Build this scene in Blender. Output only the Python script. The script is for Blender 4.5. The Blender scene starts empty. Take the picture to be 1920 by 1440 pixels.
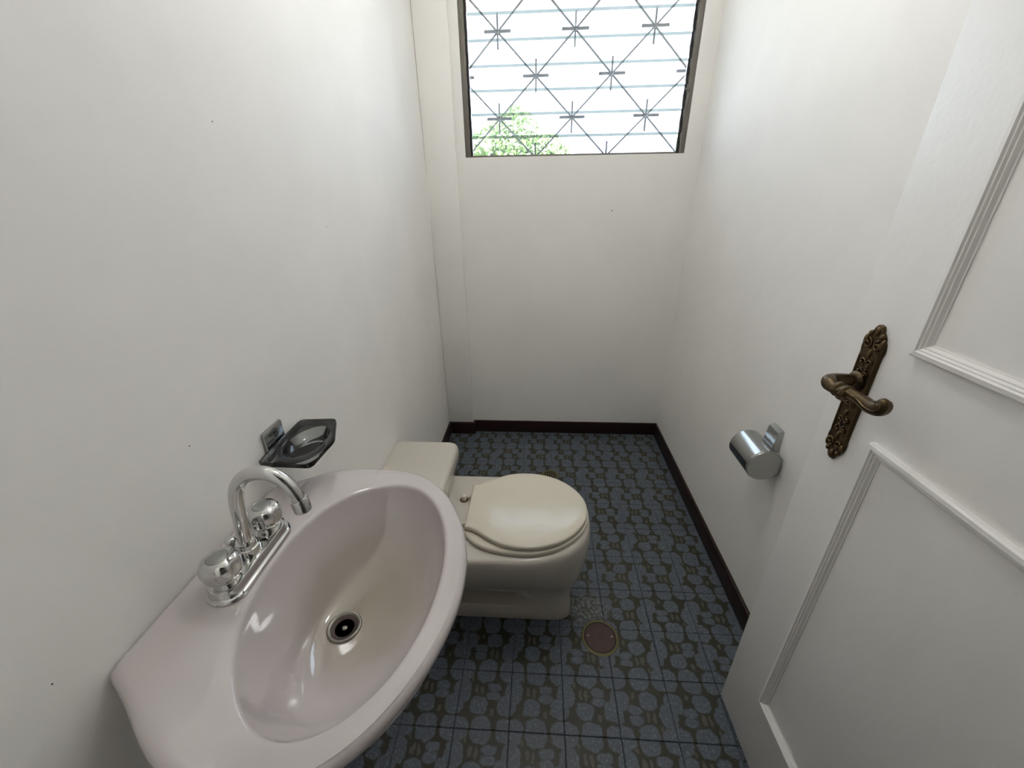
import bpy, bmesh, math, random
from mathutils import Vector, Matrix

random.seed(7)
scene = bpy.context.scene
COL = scene.collection
PI = math.pi

# ------------------------------------------------------------------ camera
FPX = 769.42                       # focal length in pixels of the 1920 px wide frame
PITCH, YAW, ROLL = 0.450284, 0.066777, -0.016323
cam_data = bpy.data.cameras.new('camera')
cam_data.sensor_fit = 'HORIZONTAL'
cam_data.sensor_width = 36.0
cam_data.lens = 36.0 * FPX / 1920.0
cam_data.clip_start = 0.01
cam_data.clip_end = 200
cam = bpy.data.objects.new('camera', cam_data)
COL.objects.link(cam)
cam.matrix_world = (Matrix.Translation((0.51315, -0.58715, 1.32762)) @ Matrix.Rotation(YAW, 4, 'Z')
                    @ Matrix.Rotation(PI / 2 - PITCH, 4, 'X') @ Matrix.Rotation(ROLL, 4, 'Z'))
scene.camera = cam

# ------------------------------------------------------------------ light
SKY = 1.25
world = bpy.data.worlds.new('sky')
scene.world = world
world.use_nodes = True
bg = world.node_tree.nodes['Background']
bg.inputs['Color'].default_value = (0.84, 0.96, 1.22, 1)
bg.inputs['Strength'].default_value = SKY
# sampling portal in the window opening (guides the daylight, gives off nothing itself)
pl = bpy.data.lights.new('window_portal', 'AREA')
pl.shape = 'RECTANGLE'; pl.size = 0.98; pl.size_y = 0.72
pl.cycles.is_portal = True
po = bpy.data.objects.new('window_portal', pl)
COL.objects.link(po)
po.location = (0.66, 1.60, 1.80)
po.rotation_euler = (-PI / 2, 0, 0)
ADDED_LAMP = 7.3  # glow of the unseen lamp added to fill the room
# high sun behind the building: lights the ground and the tree outside, never shines straight in
sun = bpy.data.lights.new('sun', 'SUN')
sun.energy = 26.0
sun.angle = math.radians(3)
sun.color = (0.97, 1.0, 1.0)
so = bpy.data.objects.new('sun', sun)
COL.objects.link(so)
so.rotation_euler = (math.radians(14), 0, math.radians(12))
scene.cycles.max_bounces = 12
scene.cycles.diffuse_bounces = 6
scene.cycles.adaptive_threshold = 0.02

vs = scene.view_settings
vs.view_transform = 'Standard'
vs.look = 'None'
vs.gamma = 1.0
vs.use_curve_mapping = False
vs.exposure = 1.94


# ------------------------------------------------------------------ node helpers
class NT:
    def __init__(self, name):
        self.mat = bpy.data.materials.new(name)
        self.mat.use_nodes = True
        self.t = self.mat.node_tree
        self.b = self.t.nodes['Principled BSDF']
        self.out = self.t.nodes['Material Output']

    def n(self, kind, **kw):
        nd = self.t.nodes.new(kind)
        for k, v in kw.items():
            setattr(nd, k, v)
        return nd

    def set(self, sock, v):
        if hasattr(v, 'is_output'):
            self.t.links.new(v, sock)
        else:
            sock.default_value = v

    def m(self, op, a, b=0.0, c=0.0, clamp=False):
        nd = self.n('ShaderNodeMath', operation=op, use_clamp=clamp)
        for i, v in enumerate((a, b, c)):
            self.set(nd.inputs[i], v)
        return nd.outputs[0]

    def mix(self, f, a, b):
        nd = self.n('ShaderNodeMix', data_type='RGBA')
        self.set(nd.inputs[0], f); self.set(nd.inputs[6], a); self.set(nd.inputs[7], b)
        return nd.outputs[2]

    def noise(self, vec, scale, detail=3.0, rough=0.5):
        nd = self.n('ShaderNodeTexNoise')
        if vec is not None:
            self.t.links.new(vec, nd.inputs['Vector'])
        nd.inputs['Scale'].default_value = scale
        nd.inputs['Detail'].default_value = detail
        nd.inputs['Roughness'].default_value = rough
        return nd.outputs['Fac'], nd.outputs['Color']

    def ramp(self, f, lo, hi):
        nd = self.n('ShaderNodeMapRange', interpolation_type='SMOOTHSTEP')
        self.set(nd.inputs[0], f)
        nd.inputs[1].default_value = lo; nd.inputs[2].default_value = hi
        return nd.outputs[0]

    def bump(self, h, strength, dist=0.01):
        nd = self.n('ShaderNodeBump')
        nd.inputs['Strength'].default_value = strength
        nd.inputs['Distance'].default_value = dist
        self.t.links.new(h, nd.inputs['Height'])
        self.t.links.new(nd.outputs[0], self.b.inputs['Normal'])

    def pos(self):
        return self.n('ShaderNodeNewGeometry').outputs['Position']

    def obj(self):
        return self.n('ShaderNodeTexCoord').outputs['Object']


def rgb(r, g, b):
    def f(c):
        c /= 255.0
        return c / 12.92 if c <= 0.04045 else ((c + 0.055) / 1.055) ** 2.4
    return (f(r), f(g), f(b), 1.0)


def simple(name, col, rough=0.5, metal=0.0, spec=0.5, var=0.06, vscale=8.0, bump=0.0, bscale=40.0, coat=0.0):
    """principled material with a little procedural variation in colour and relief"""
    k = NT(name)
    p = k.obj()
    f, _ = k.noise(p, vscale, 4)
    dark = tuple(c * (1 - var * 2) for c in col[:3]) + (1,)
    k.set(k.b.inputs['Base Color'], k.mix(f, dark, col))
    k.b.inputs['Roughness'].default_value = rough
    k.b.inputs['Metallic'].default_value = metal
    k.b.inputs['Specular IOR Level'].default_value = spec
    k.b.inputs['Coat Weight'].default_value = coat
    if bump:
        h, _ = k.noise(p, bscale, 5)
        k.bump(h, bump, 0.004)
    return k.mat


M = {}


def plaster(name, col, speck=True):
    k = NT(name)
    p = k.pos()
    f, _ = k.noise(p, 2.2, 5, 0.6)
    f2, _ = k.noise(p, 14, 4, 0.6)
    c = k.mix(k.ramp(f, 0.3, 0.75), tuple(v * 0.94 for v in col[:3]) + (1,), col)
    c = k.mix(k.m('MULTIPLY', k.ramp(f2, 0.6, 0.85), 0.10), c, rgb(196, 190, 178))
    k.set(k.b.inputs['Base Color'], c)
    k.b.inputs['Roughness'].default_value = 0.62
    k.b.inputs['Specular IOR Level'].default_value = 0.3
    h1, _ = k.noise(p, 9, 3)
    h2, _ = k.noise(p, 45, 4)
    k.bump(k.m('ADD', k.m('MULTIPLY', h1, 1.0), k.m('MULTIPLY', h2, 0.25)), 0.10, 0.012)
    return k.mat


M['wall'] = plaster('painted_plaster', rgb(243, 240, 236))
M['ceiling'] = plaster('ceiling_paint', rgb(244, 241, 237))
M['hall'] = plaster('hall_paint', rgb(238, 234, 228))


def wood_dark():
    k = NT('dark_stained_wood')
    p = k.pos()
    mp = k.n('ShaderNodeMapping')
    k.t.links.new(p, mp.inputs['Vector'])
    mp.inputs['Scale'].default_value = (3, 3, 40)
    f, _ = k.noise(mp.outputs[0], 6, 5, 0.6)
    k.set(k.b.inputs['Base Color'], k.mix(f, rgb(26, 8, 7), rgb(46, 18, 15)))
    k.b.inputs['Roughness'].default_value = 0.45
    return k.mat


M['skirting'] = wood_dark()


def tile_mat():
    k = NT('printed_cobble_tile')
    o = k.obj()
    w = k.pos()
    _, nc = k.noise(w, 55, 2)
    sx = k.n('ShaderNodeSeparateXYZ'); k.t.links.new(o, sx.inputs[0])
    sn = k.n('ShaderNodeSeparateColor'); k.t.links.new(nc, sn.inputs[0])
    T = 0.15
    u = k.m('ADD', k.m('MULTIPLY_ADD', sx.outputs[0], 1 / T, 0.5),
            k.m('MULTIPLY', k.m('SUBTRACT', sn.outputs[0], 0.5), 0.11))
    v = k.m('ADD', k.m('MULTIPLY_ADD', sx.outputs[1], -1 / T, 0.5),
            k.m('MULTIPLY', k.m('SUBTRACT', sn.outputs[1], 0.5), 0.11))
    fu = k.m('SUBTRACT', 0.5, k.m('ABSOLUTE', k.m('SUBTRACT', u, 0.5)))
    fv = k.m('SUBTRACT', 0.5, k.m('ABSOLUTE', k.m('SUBTRACT', v, 0.5)))
    uw = k.m('SUBTRACT', u, k.m('GREATER_THAN', u, 0.5))
    # stones: (x socket, y socket, cx, cy, half width, half height)
    stones = [(fu, fv, 0.0, 0.0, 0.245, 0.195), (u, fv, 0.515, 0.0, 0.185, 0.215),
              (uw, v, 0.07, 0.40, 0.165, 0.165), (uw, v, -0.06, 0.62, 0.165, 0.185),
              (u, v, 0.60, 0.385, 0.155, 0.140), (u, v, 0.335, 0.555, 0.118, 0.068), (u, v, 0.33, 0.705, 0.118, 0.068)]
    slivers = [(u, v, 0.555, 0.645, 0.032, 0.082), (u, v, 0.665, 0.66, 0.034, 0.08), (u, v, 0.34, 0.29, 0.028, 0.055),
               (u, v, 0.235, 0.335, 0.025, 0.04), (u, v, 0.77, 0.83, 0.02, 0.04)]

    def dist(x, y, cx, cy, a, b):
        dx = k.m('POWER', k.m('MULTIPLY', k.m('ABSOLUTE', k.m('SUBTRACT', x, cx)), 1 / a), 2.8)
        dy = k.m('POWER', k.m('MULTIPLY', k.m('ABSOLUTE', k.m('SUBTRACT', y, cy)), 1 / b), 2.8)
        r = k.m('POWER', k.m('ADD', dx, dy), 1 / 2.8)
        return k.m('MULTIPLY', k.m('SUBTRACT', r, 1.0), min(a, b))

    def union(lst):
        d = None
        for s in lst:
            e = dist(*s)
            d = e if d is None else k.m('MINIMUM', d, e)
        return d
    d1 = union(stones)
    d2 = union(slivers)
    m1 = k.m('SUBTRACT', 1.0, k.ramp(d1, -0.012, 0.02))
    m2 = k.m('SUBTRACT', 1.0, k.ramp(d2, -0.012, 0.012))
    rim = k.m('MULTIPLY', m1, k.ramp(d1, -0.045, -0.005))
    # veins inside the stones
    vor = k.n('ShaderNodeTexVoronoi', feature='DISTANCE_TO_EDGE')
    k.t.links.new(w, vor.inputs['Vector']); vor.inputs['Scale'].default_value = 75
    nf, _ = k.noise(w, 160, 3)
    vein = k.m('MULTIPLY', k.m('SUBTRACT', 1.0, k.ramp(vor.outputs['Distance'], 0.02, 0.16)), k.ramp(nf, 0.45, 0.62))
    big, _ = k.noise(w, 7, 3)
    stone = k.mix(big, rgb(76, 83, 94), rgb(90, 96, 104))
    stone = k.mix(k.m('MULTIPLY', vein, 0.65), stone, rgb(118, 130, 142))
    stone = k.mix(k.m('MULTIPLY', rim, 0.35), stone, rgb(98, 106, 113))
    sp, _ = k.noise(w, 420, 2)
    gap = k.mix(k.ramp(sp, 0.62, 0.72), rgb(50, 49, 38), rgb(108, 102, 80))
    c = k.mix(m1, gap, stone)
    c = k.mix(k.m('MULTIPLY', m2, 0.85), c, rgb(92, 91, 82))
    # worn, scuffed glaze beside the floor drain
    sw = k.n('ShaderNodeSeparateXYZ'); k.t.links.new(w, sw.inputs[0])
    ddx = k.m('POWER', k.m('MULTIPLY', k.m('SUBTRACT', sw.outputs[0], 0.70), 1 / 0.085), 2.0)
    ddy = k.m('POWER', k.m('MULTIPLY', k.m('SUBTRACT', sw.outputs[1], 0.365), 1 / 0.075), 2.0)
    wn, _ = k.noise(w, 30, 4)
    worn = k.m('MULTIPLY', k.m('SUBTRACT', 1.0, k.ramp(k.m('ADD', k.m('ADD', ddx, ddy), k.m('MULTIPLY', wn, 0.8)), 0.3, 1.6)), 0.8)
    wl, _ = k.noise(w, 90, 2)
    c = k.mix(worn, c, k.mix(k.ramp(wl, 0.45, 0.6), rgb(78, 80, 76), rgb(128, 132, 128)))
    k.set(k.b.inputs['Base Color'], c)
    k.set(k.b.inputs['Roughness'], k.m('ADD', 0.36, k.m('MULTIPLY', wn, 0.14)))
    k.b.inputs['Specular IOR Level'].default_value = 0.35
    return k.mat


M['tile'] = tile_mat()
M['grout'] = simple('dark_grout', rgb(34, 37, 42), 0.9)
M['aluminium'] = simple('weathered_aluminium', rgb(128, 122, 114), 0.5, 0.4, var=0.15, vscale=20)
M['clip'] = simple('dark_clip_metal', rgb(58, 55, 52), 0.5, 0.5, var=0.2, vscale=30)
M['grille'] = simple('grey_painted_iron', rgb(58, 55, 57), 0.6, var=0.12, vscale=30)
M['door'] = simple('door_paint', rgb(243, 240, 237), 0.42, var=0.02, vscale=4, bump=0.12, bscale=60)
M['sink'] = simple('sink_ceramic', rgb(206, 199, 198), 0.09, spec=0.5, var=0.01, coat=0.3)
M['toilet'] = simple('toilet_ceramic', rgb(205, 198, 188), 0.12, spec=0.5, var=0.01, coat=0.3)
M['seat'] = simple('seat_plastic', rgb(222, 214, 198), 0.10, spec=0.45, var=0.02)
M['bronze'] = simple('antique_bronze', rgb(100, 84, 60), 0.34, 0.85, var=0.3, vscale=60, bump=0.25, bscale=160)
M['bronze_worn_lit'] = simple('worn_lit_bronze', rgb(118, 98, 70), 0.32, 0.9, var=0.2, vscale=80)  # lighter bronze for raised relief: wear and bright highlights in one colour
M['keyhole_shade'] = simple('keyhole_shadow', rgb(16, 13, 11), 0.8)  # near-black colour stands in for the shade inside the keyhole
M['satin'] = simple('satin_chrome', rgb(176, 178, 176), 0.15, 1.0, var=0.03)
M['steel'] = simple('dull_steel', rgb(150, 146, 138), 0.35, 0.9, var=0.1, vscale=60)
M['waste'] = simple('stained_waste', rgb(104, 88, 82), 0.6, 0.2, var=0.4, vscale=120)
M['cover'] = simple('rusty_drain_cover', rgb(92, 72, 68), 0.7, 0.0, var=0.2, vscale=40, bump=0.3, bscale=120)
M['brass_ring'] = simple('tarnished_brass', rgb(120, 112, 78), 0.5, 0.5, var=0.2, vscale=60)
M['bark'] = simple('bark', rgb(96, 80, 62), 0.9, var=0.2, bump=0.5)
M['leaf'] = simple('leaf', rgb(104, 128, 66), 0.6, var=0.25, vscale=3)
M['eave'] = simple('pink_render', rgb(120, 98, 90), 0.8, var=0.05)
M['ground'] = simple('pale_concrete', rgb(176, 176, 174), 0.9, var=0.1)
M['black'] = simple('black_gap', rgb(14, 13, 13), 0.9)
M['stain'] = simple('brown_stain_shadow', rgb(96, 70, 44), 0.7)


def chrome():
    k = NT('polished_chrome')
    f, _ = k.noise(k.obj(), 40, 4)
    k.set(k.b.inputs['Base Color'], k.mix(f, rgb(196, 196, 194), rgb(222, 222, 220)))
    k.b.inputs['Metallic'].default_value = 1.0
    k.set(k.b.inputs['Roughness'], k.m('MULTIPLY_ADD', f, 0.07, 0.03))
    return k.mat


M['chrome'] = chrome()


def sink_bowl_mat():
    k = NT('sink_ceramic_stained')
    w = k.pos()
    s = k.n('ShaderNodeSeparateXYZ'); k.t.links.new(w, s.inputs[0])
    n, _ = k.noise(w, 18, 4)
    dx = k.m('POWER', k.m('MULTIPLY', k.m('SUBTRACT', s.outputs[0], 0.225), 1 / 0.10), 2.0)
    dy = k.m('POWER', k.m('MULTIPLY', k.m('SUBTRACT', s.outputs[1], -0.115), 1 / 0.13), 2.0)
    r = k.m('ADD', k.m('ADD', dx, dy), k.m('MULTIPLY', k.m('SUBTRACT', n, 0.5), 0.7))
    stain = k.m('MULTIPLY', k.m('SUBTRACT', 1.0, k.ramp(r, 0.05, 1.7)), k.m('SUBTRACT', 1.0, k.ramp(s.outputs[2], 0.70, 0.765)))
    k.set(k.b.inputs['Base Color'], k.mix(k.m('MULTIPLY', stain, 0.7), rgb(200, 191, 190), rgb(160, 150, 130)))
    k.b.inputs['Roughness'].default_value = 0.07
    k.b.inputs['Specular IOR Level'].default_value = 0.65
    k.b.inputs['Coat Weight'].default_value = 0.6
    return k.mat


M['sink'] = sink_bowl_mat()


def glass_pane():
    """thin louvre glass: clear, with glare haze put in as faint translucency"""
    k = NT('hazy_louvre_glass')
    tr = k.n('ShaderNodeBsdfTransparent'); tr.inputs[0].default_value = (0.93, 0.965, 0.96, 1)
    tl = k.n('ShaderNodeBsdfTranslucent')
    f, _ = k.noise(k.pos(), 25, 4)
    k.set(tl.inputs[0], k.mix(f, (0.85, 0.88, 0.88, 1), (0.95, 0.96, 0.95, 1)))
    gl = k.n('ShaderNodeBsdfGlossy'); gl.inputs['Roughness'].default_value = 0.05
    fr = k.n('ShaderNodeFresnel'); fr.inputs[0].default_value = 1.45
    a = k.n('ShaderNodeMixShader'); a.inputs[0].default_value = 0.03  # small milky share stands in for glare haze over the view
    k.t.links.new(tr.outputs[0], a.inputs[1]); k.t.links.new(tl.outputs[0], a.inputs[2])
    b = k.n('ShaderNodeMixShader')
    k.set(b.inputs[0], k.m('MULTIPLY', fr.outputs[0], 0.8))
    k.t.links.new(a.outputs[0], b.inputs[1]); k.t.links.new(gl.outputs[0], b.inputs[2])
    k.t.links.new(b.outputs[0], k.out.inputs['Surface'])
    return k.mat


M['pane'] = glass_pane()
def ground_edge():
    k = NT('ground_glass_edge')
    tr = k.n('ShaderNodeBsdfTransparent'); tr.inputs[0].default_value = (0.60, 0.59, 0.55, 1)
    df = k.n('ShaderNodeBsdfDiffuse')
    f, _ = k.noise(k.pos(), 60, 3)
    k.set(df.inputs[0], k.mix(f, rgb(90, 106, 112), rgb(118, 134, 138)))
    a = k.n('ShaderNodeMixShader'); a.inputs[0].default_value = 0.35
    k.t.links.new(tr.outputs[0], a.inputs[1]); k.t.links.new(df.outputs[0], a.inputs[2])
    k.t.links.new(a.outputs[0], k.out.inputs['Surface'])
    return k.mat


M['ground_edge'] = ground_edge()
M['pane_edge'] = simple('green_glass_edge', rgb(58, 74, 80), 0.25, var=0.1, vscale=30)


def smoked(name, tint):
    k = NT(name)
    tr = k.n('ShaderNodeBsdfTransparent')
    f, _ = k.noise(k.obj(), 30, 2)
    k.set(tr.inputs[0], k.mix(f, (tint, tint * 1.02, tint * 1.02, 1), (tint * 1.1, tint * 1.12, tint * 1.12, 1)))
    gl = k.n('ShaderNodeBsdfGlossy'); gl.inputs['Roughness'].default_value = 0.03
    fr = k.n('ShaderNodeFresnel'); fr.inputs[0].default_value = 1.55
    b = k.n('ShaderNodeMixShader')
    k.t.links.new(fr.outputs[0], b.inputs[0])
    k.t.links.new(tr.outputs[0], b.inputs[1]); k.t.links.new(gl.outputs[0], b.inputs[2])
    k.t.links.new(b.outputs[0], k.out.inputs['Surface'])
    return k.mat


M['smoked_edge'] = smoked('smoked_glass_edge', 0.10)
M['smoked'] = smoked('smoked_glass', 0.62)



# ------------------------------------------------------------------ mesh helpers
def link(name, verts, faces, mat, parent=None, smooth=None, mats=None, fmat=None):
    me = bpy.data.meshes.new(name)
    me.from_pydata([tuple(v) for v in verts], [], faces)
    bm = bmesh.new(); bm.from_mesh(me)
    bmesh.ops.recalc_face_normals(bm, faces=bm.faces)
    bm.to_mesh(me); bm.free()
    return finish(name, me, mat, parent, smooth)


def finish(name, me, mat, parent=None, smooth=None):
    ob = bpy.data.objects.new(name, me)
    COL.objects.link(ob)
    for m_ in (mat if isinstance(mat, (list, tuple)) else [mat]):
        me.materials.append(M[m_] if isinstance(m_, str) else m_)
    if smooth is not None:
        for p in me.polygons:
            p.use_smooth = True
        me.set_sharp_from_angle(angle=math.radians(smooth))
    if parent:
        ob.parent = parent
    return ob


def from_bm(name, bm, mat, parent=None, smooth=None):
    me = bpy.data.meshes.new(name)
    bmesh.ops.recalc_face_normals(bm, faces=bm.faces)
    bm.to_mesh(me); bm.free()
    return finish(name, me, mat, parent, smooth)


def add_box(bm, lo, hi, bevel=0.0, seg=2):
    g = bmesh.ops.create_cube(bm, size=1.0)
    vs_ = g['verts']
    for v in vs_:
        v.co = Vector([(lo[i] + hi[i]) / 2 + v.co[i] * (hi[i] - lo[i]) for i in range(3)])
    if bevel:
        ed = list({e for v in vs_ for e in v.link_edges})
        bmesh.ops.bevel(bm, geom=ed, offset=bevel, segments=seg, profile=0.5, affect='EDGES', clamp_overlap=True)


def box(name, lo, hi, mat, parent=None, bevel=0.0, seg=2):
    bm = bmesh.new()
    add_box(bm, lo, hi, bevel, seg)
    return from_bm(name, bm, mat, parent, 35 if bevel else None)


def loft(rings, cap0=True, cap1=True):
    """rings: list of equally long closed vertex loops"""
    vs_, fs = [], []
    n = len(rings[0])
    for r in rings:
        vs_ += [tuple(p) for p in r]
    for i in range(len(rings) - 1):
        for j in range(n):
            a, b = i * n + j, i * n + (j + 1) % n
            fs.append((a, b, b + n, a + n))
    if cap0:
        fs.append(tuple(range(n - 1, -1, -1)))
    if cap1:
        fs.append(tuple(range((len(rings) - 1) * n, len(rings) * n)))
    return vs_, fs


def lathe(prof, n=40, c=(0, 0, 0), axis='Z', wob=None):
    """prof: (radius, height) pairs"""
    rings = []
    for i, (r, h) in enumerate(prof):
        ring = []
        for j in range(n):
            t = 2 * PI * j / n
            rr = r * (wob(t, i) if wob else 1.0)
            x, y, z = rr * math.cos(t), rr * math.sin(t), h
            if axis == 'Y':
                x, y, z = x, h, y
            elif axis == 'X':
                x, y, z = h, x, y
            ring.append((c[0] + x, c[1] + y, c[2] + z))
        rings.append(ring)
    return loft(rings)


def tube(path, rad, n=16, caps=True):
    """swept tube, rad is one number or one per point"""
    P = [Vector(p) for p in path]
    R = rad if isinstance(rad, (list, tuple)) else [rad] * len(P)
    rings = []
    up = None
    for i, p in enumerate(P):
        t = (P[min(i + 1, len(P) - 1)] - P[max(i - 1, 0)]).normalized()
        if up is None:
            up = Vector((0, 0, 1)) if abs(t.z) < 0.9 else Vector((0, 1, 0))
        a = t.cross(up)
        if a.length < 1e-4:
            a = t.cross(Vector((1, 0, 0)))
        a.normalize()
        b = a.cross(t).normalized()
        up = b
        rings.append([p + (a * math.cos(2 * PI * j / n) + b * math.sin(2 * PI * j / n)) * R[i] for j in range(n)])
    return loft(rings, caps, caps)


def merge(parts):
    vs_, fs = [], []
    for v, f in parts:
        o = len(vs_)
        vs_ += list(v)
        fs += [tuple(i + o for i in q) for q in f]
    return vs_, fs


def spline(pts, n=8):
    """Catmull-Rom through points"""
    P = [Vector(p) for p in pts]
    P = [P[0] * 2 - P[1]] + P + [P[-1] * 2 - P[-2]]
    out = []
    for i in range(1, len(P) - 2):
        for k in range(n):
            t = k / n
            a, b, c, d = P[i - 1], P[i], P[i + 1], P[i + 2]
            out.append(0.5 * ((2 * b) + (c - a) * t + (2 * a - 5 * b + 4 * c - d) * t * t + (3 * b - a - 3 * c + d) * t ** 3))
    out.append(P[-2])
    return out


def interp(tab, x):
    if x <= tab[0][0]:
        return tab[0][1]
    for (a, fa), (b, fb) in zip(tab, tab[1:]):
        if x <= b:
            t = (x - a) / (b - a)
            return fa + (fb - fa) * t
    return tab[-1][1]


def sstep(a, b, x):
    t = max(0.0, min(1.0, (x - a) / (b - a)))
    return t * t * (3 - 2 * t)


def empty(name, loc=(0, 0, 0)):
    e = bpy.data.objects.new(name, None)
    e.empty_display_size = 0.05
    COL.objects.link(e)
    e.location = loc
    return e


def tag(o, label, cat=None, group=None, kind=None):
    o['label'] = label
    if cat:
        o['category'] = cat
    if group:
        o['group'] = group
    if kind:
        o['kind'] = kind
    return o


def struct(o, label, cat):
    return tag(o, label, cat, kind='structure')


def place(o, parent):
    """parent under an Empty standing at a location, keeping world place"""
    o.parent = parent
    o.matrix_parent_inverse = Matrix.Translation(-Vector(parent.location))
    return o


# ------------------------------------------------------------------ room shell
XR, YB, ZC = 1.21, 1.503, 2.40        # right wall, back wall, ceiling
YF = -0.60                            # inner face of the doorway wall
WX0, WX1, WZ0, WZ1 = 0.181, 1.142, 1.444, 2.14   # window opening

struct(box('wall_left', (-0.12, YF - 0.12, -0.02), (0, YB + 0.14, ZC), 'wall'), 'white painted plaster wall behind the washbasin and toilet', 'wall')
struct(box('wall_right', (XR, YF - 0.12, -0.02), (XR + 0.12, YB + 0.14, ZC), 'wall'), 'white painted plaster wall carrying the paper holder beside the door', 'wall')
bm = bmesh.new()
for lo, hi in (((0, YB, -0.02), (XR, YB + 0.14, WZ0)), ((0, YB, WZ0), (WX0, YB + 0.14, WZ1)),
               ((WX1, YB, WZ0), (XR, YB + 0.14, WZ1)), ((0, YB, WZ1), (XR, YB + 0.14, ZC))):
    add_box(bm, lo, hi)
bmesh.ops.remove_doubles(bm, verts=bm.verts, dist=1e-5)
struct(from_bm('wall_back', bm, 'wall'), 'white plaster end wall below and around the louvre window', 'wall')
struct(box('wall_pilaster', (0, 1.478, 0), (0.143, YB, ZC), 'wall', bevel=0.006), 'shallow white pilaster in the corner left of the window', 'wall')
struct(box('ceiling', (-0.12, YF - 0.12, ZC), (XR + 0.12, YB + 0.14, ZC + 0.1), 'ceiling'), 'white painted ceiling above the window', 'ceiling')
# doorway wall, the camera stands in its opening
DX0, DX1, DZ = 0.35, 1.10, 2.09
bm = bmesh.new()
for lo, hi in (((0, YF - 0.12, -0.02), (DX0, YF, ZC)), ((DX1, YF - 0.12, -0.02), (XR, YF, ZC)), ((DX0, YF - 0.12, DZ), (DX1, YF, ZC))):
    add_box(bm, lo, hi)
struct(from_bm('wall_front', bm, 'wall'), 'white plaster wall with the doorway opening', 'wall')

# hall behind the doorway
HX0, HX1, HY = -0.9, 2.1, -2.6
struct(box('floor_hall', (HX0, HY, -0.05), (HX1, YF - 0.0, -0.006), 'ground'), 'pale floor of the hall outside the doorway', 'floor')
struct(box('ceiling_hall', (HX0, HY, ZC), (HX1, YF - 0.12, ZC + 0.1), 'ceiling'), 'white ceiling of the hall outside the doorway', 'ceiling')
struct(box('wall_hall_back', (HX0, HY - 0.1, -0.05), (HX1, HY, ZC), 'hall'), 'pale wall across the hall facing the doorway', 'wall')
struct(box('wall_hall_left', (HX0 - 0.1, HY, -0.05), (HX0, YF - 0.12, ZC), 'hall'), 'pale wall at the left end of the hall', 'wall')
struct(box('wall_hall_right', (HX1, HY, -0.05), (HX1 + 0.1, YF - 0.12, ZC), 'hall'), 'pale wall at the right end of the hall', 'wall')
bm = bmesh.new()
add_box(bm, (HX0, YF - 0.12, -0.05), (-0.12, YF - 0.02, ZC)); add_box(bm, (XR + 0.12, YF - 0.12, -0.05), (HX1, YF - 0.02, ZC))
struct(from_bm('wall_hall_front', bm, 'hall'), 'pale hall wall either side of the small washroom', 'wall')

# unseen opal globe lamp, added under the ceiling to fill in the window light
k = NT('added_lamp_glow')
k.b.inputs['Base Color'].default_value = (0.9, 0.9, 0.88, 1)
k.b.inputs['Emission Color'].default_value = (0.97, 0.98, 0.965, 1)
k.b.inputs['Emission Strength'].default_value = ADDED_LAMP
M['lamp'] = k.mat
LX, LY, LZ = 0.60, 0.50, 2.15
lamp = empty('added_lamp', (LX, LY, ZC))
place(link('added_lamp_base', *lathe([(0.06, 0), (0.058, -0.015), (0.03, -0.03), (0.012, -0.035)], 24, (LX, LY, ZC)), 'aluminium', None, 40), lamp)
place(link('stem', *tube([(LX, LY, ZC - 0.03), (LX, LY, LZ + 0.085)], 0.008, 12), 'aluminium', None, 40), lamp)
place(link('added_lamp_shade', *lathe([(0.09 * math.sin(PI * (i + 0.35) / 16), 0.09 * math.cos(PI * (i + 0.35) / 16)) for i in range(16)], 28, (LX, LY, LZ)), 'lamp', None, 60), lamp)
tag(lamp, 'added opal glass globe lamp above the view, filling in the room light', 'lamp')

# ------------------------------------------------------------------ floor of printed tiles
T = 0.15
floor = struct(box('floor', (-0.12, YF - 0.12, -0.05), (XR + 0.12, YB + 0.1, -0.0022), 'grout'), 'floor of blue grey tiles printed with a cobblestone pattern', 'floor')
bm = bmesh.new()
add_box(bm, (-0.0744, -0.0744, -0.008), (0.0744, 0.0744, 0))
top = [e for e in bm.edges if all(v.co.z > -0.001 for v in e.verts)]
bmesh.ops.bevel(bm, geom=top, offset=0.0016, segments=1, affect='EDGES')
tile0 = from_bm('tile', bm, 'tile')
first = True
for r in range(-4, 10):
    for c in range(8):
        t = tile0 if first else tile0.copy()
        if not first:
            COL.objects.link(t)
        first = False
        t.parent = floor
        t.location = ((c + 0.5) * T, (r + 0.5) * T, random.uniform(-0.0005, 0.0003))
        flip = PI if (c < 5 and r < 1) or random.random() < 0.35 else 0.0
        t.rotation_euler = (random.uniform(-0.002, 0.002), random.uniform(-0.002, 0.002), flip + random.uniform(-0.003, 0.003))

# ------------------------------------------------------------------ skirting boards
BH, BT = 0.076, 0.011


def skirting(name, lo, hi, label):
    return struct(box(name, lo, hi, 'skirting', bevel=0.0025), label, 'baseboard')


skirting('baseboard_right', (XR - BT, YF + 0.02, 0.0008), (XR, YB - BT, BH), 'dark stained skirting board along the right wall')
skirting('baseboard_back', (0.143 + BT, YB - BT, 0.0008), (XR, YB, BH), 'dark stained skirting board below the window wall')
bm = bmesh.new()
add_box(bm, (BT, 1.478 - BT, 0.0008), (0.143 + BT, 1.478, BH), 0.002, 1); add_box(bm, (0.143, 1.477, 0.0008), (0.143 + BT, YB, BH), 0.002, 1)
struct(from_bm('baseboard_pilaster', bm, 'skirting', None, 35), 'short dark skirting board around the pilaster foot', 'baseboard')
skirting('baseboard_left', (0, YF + 0.02, 0.0008), (BT, 1.478, BH), 'dark stained skirting board along the left wall behind the toilet')

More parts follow.
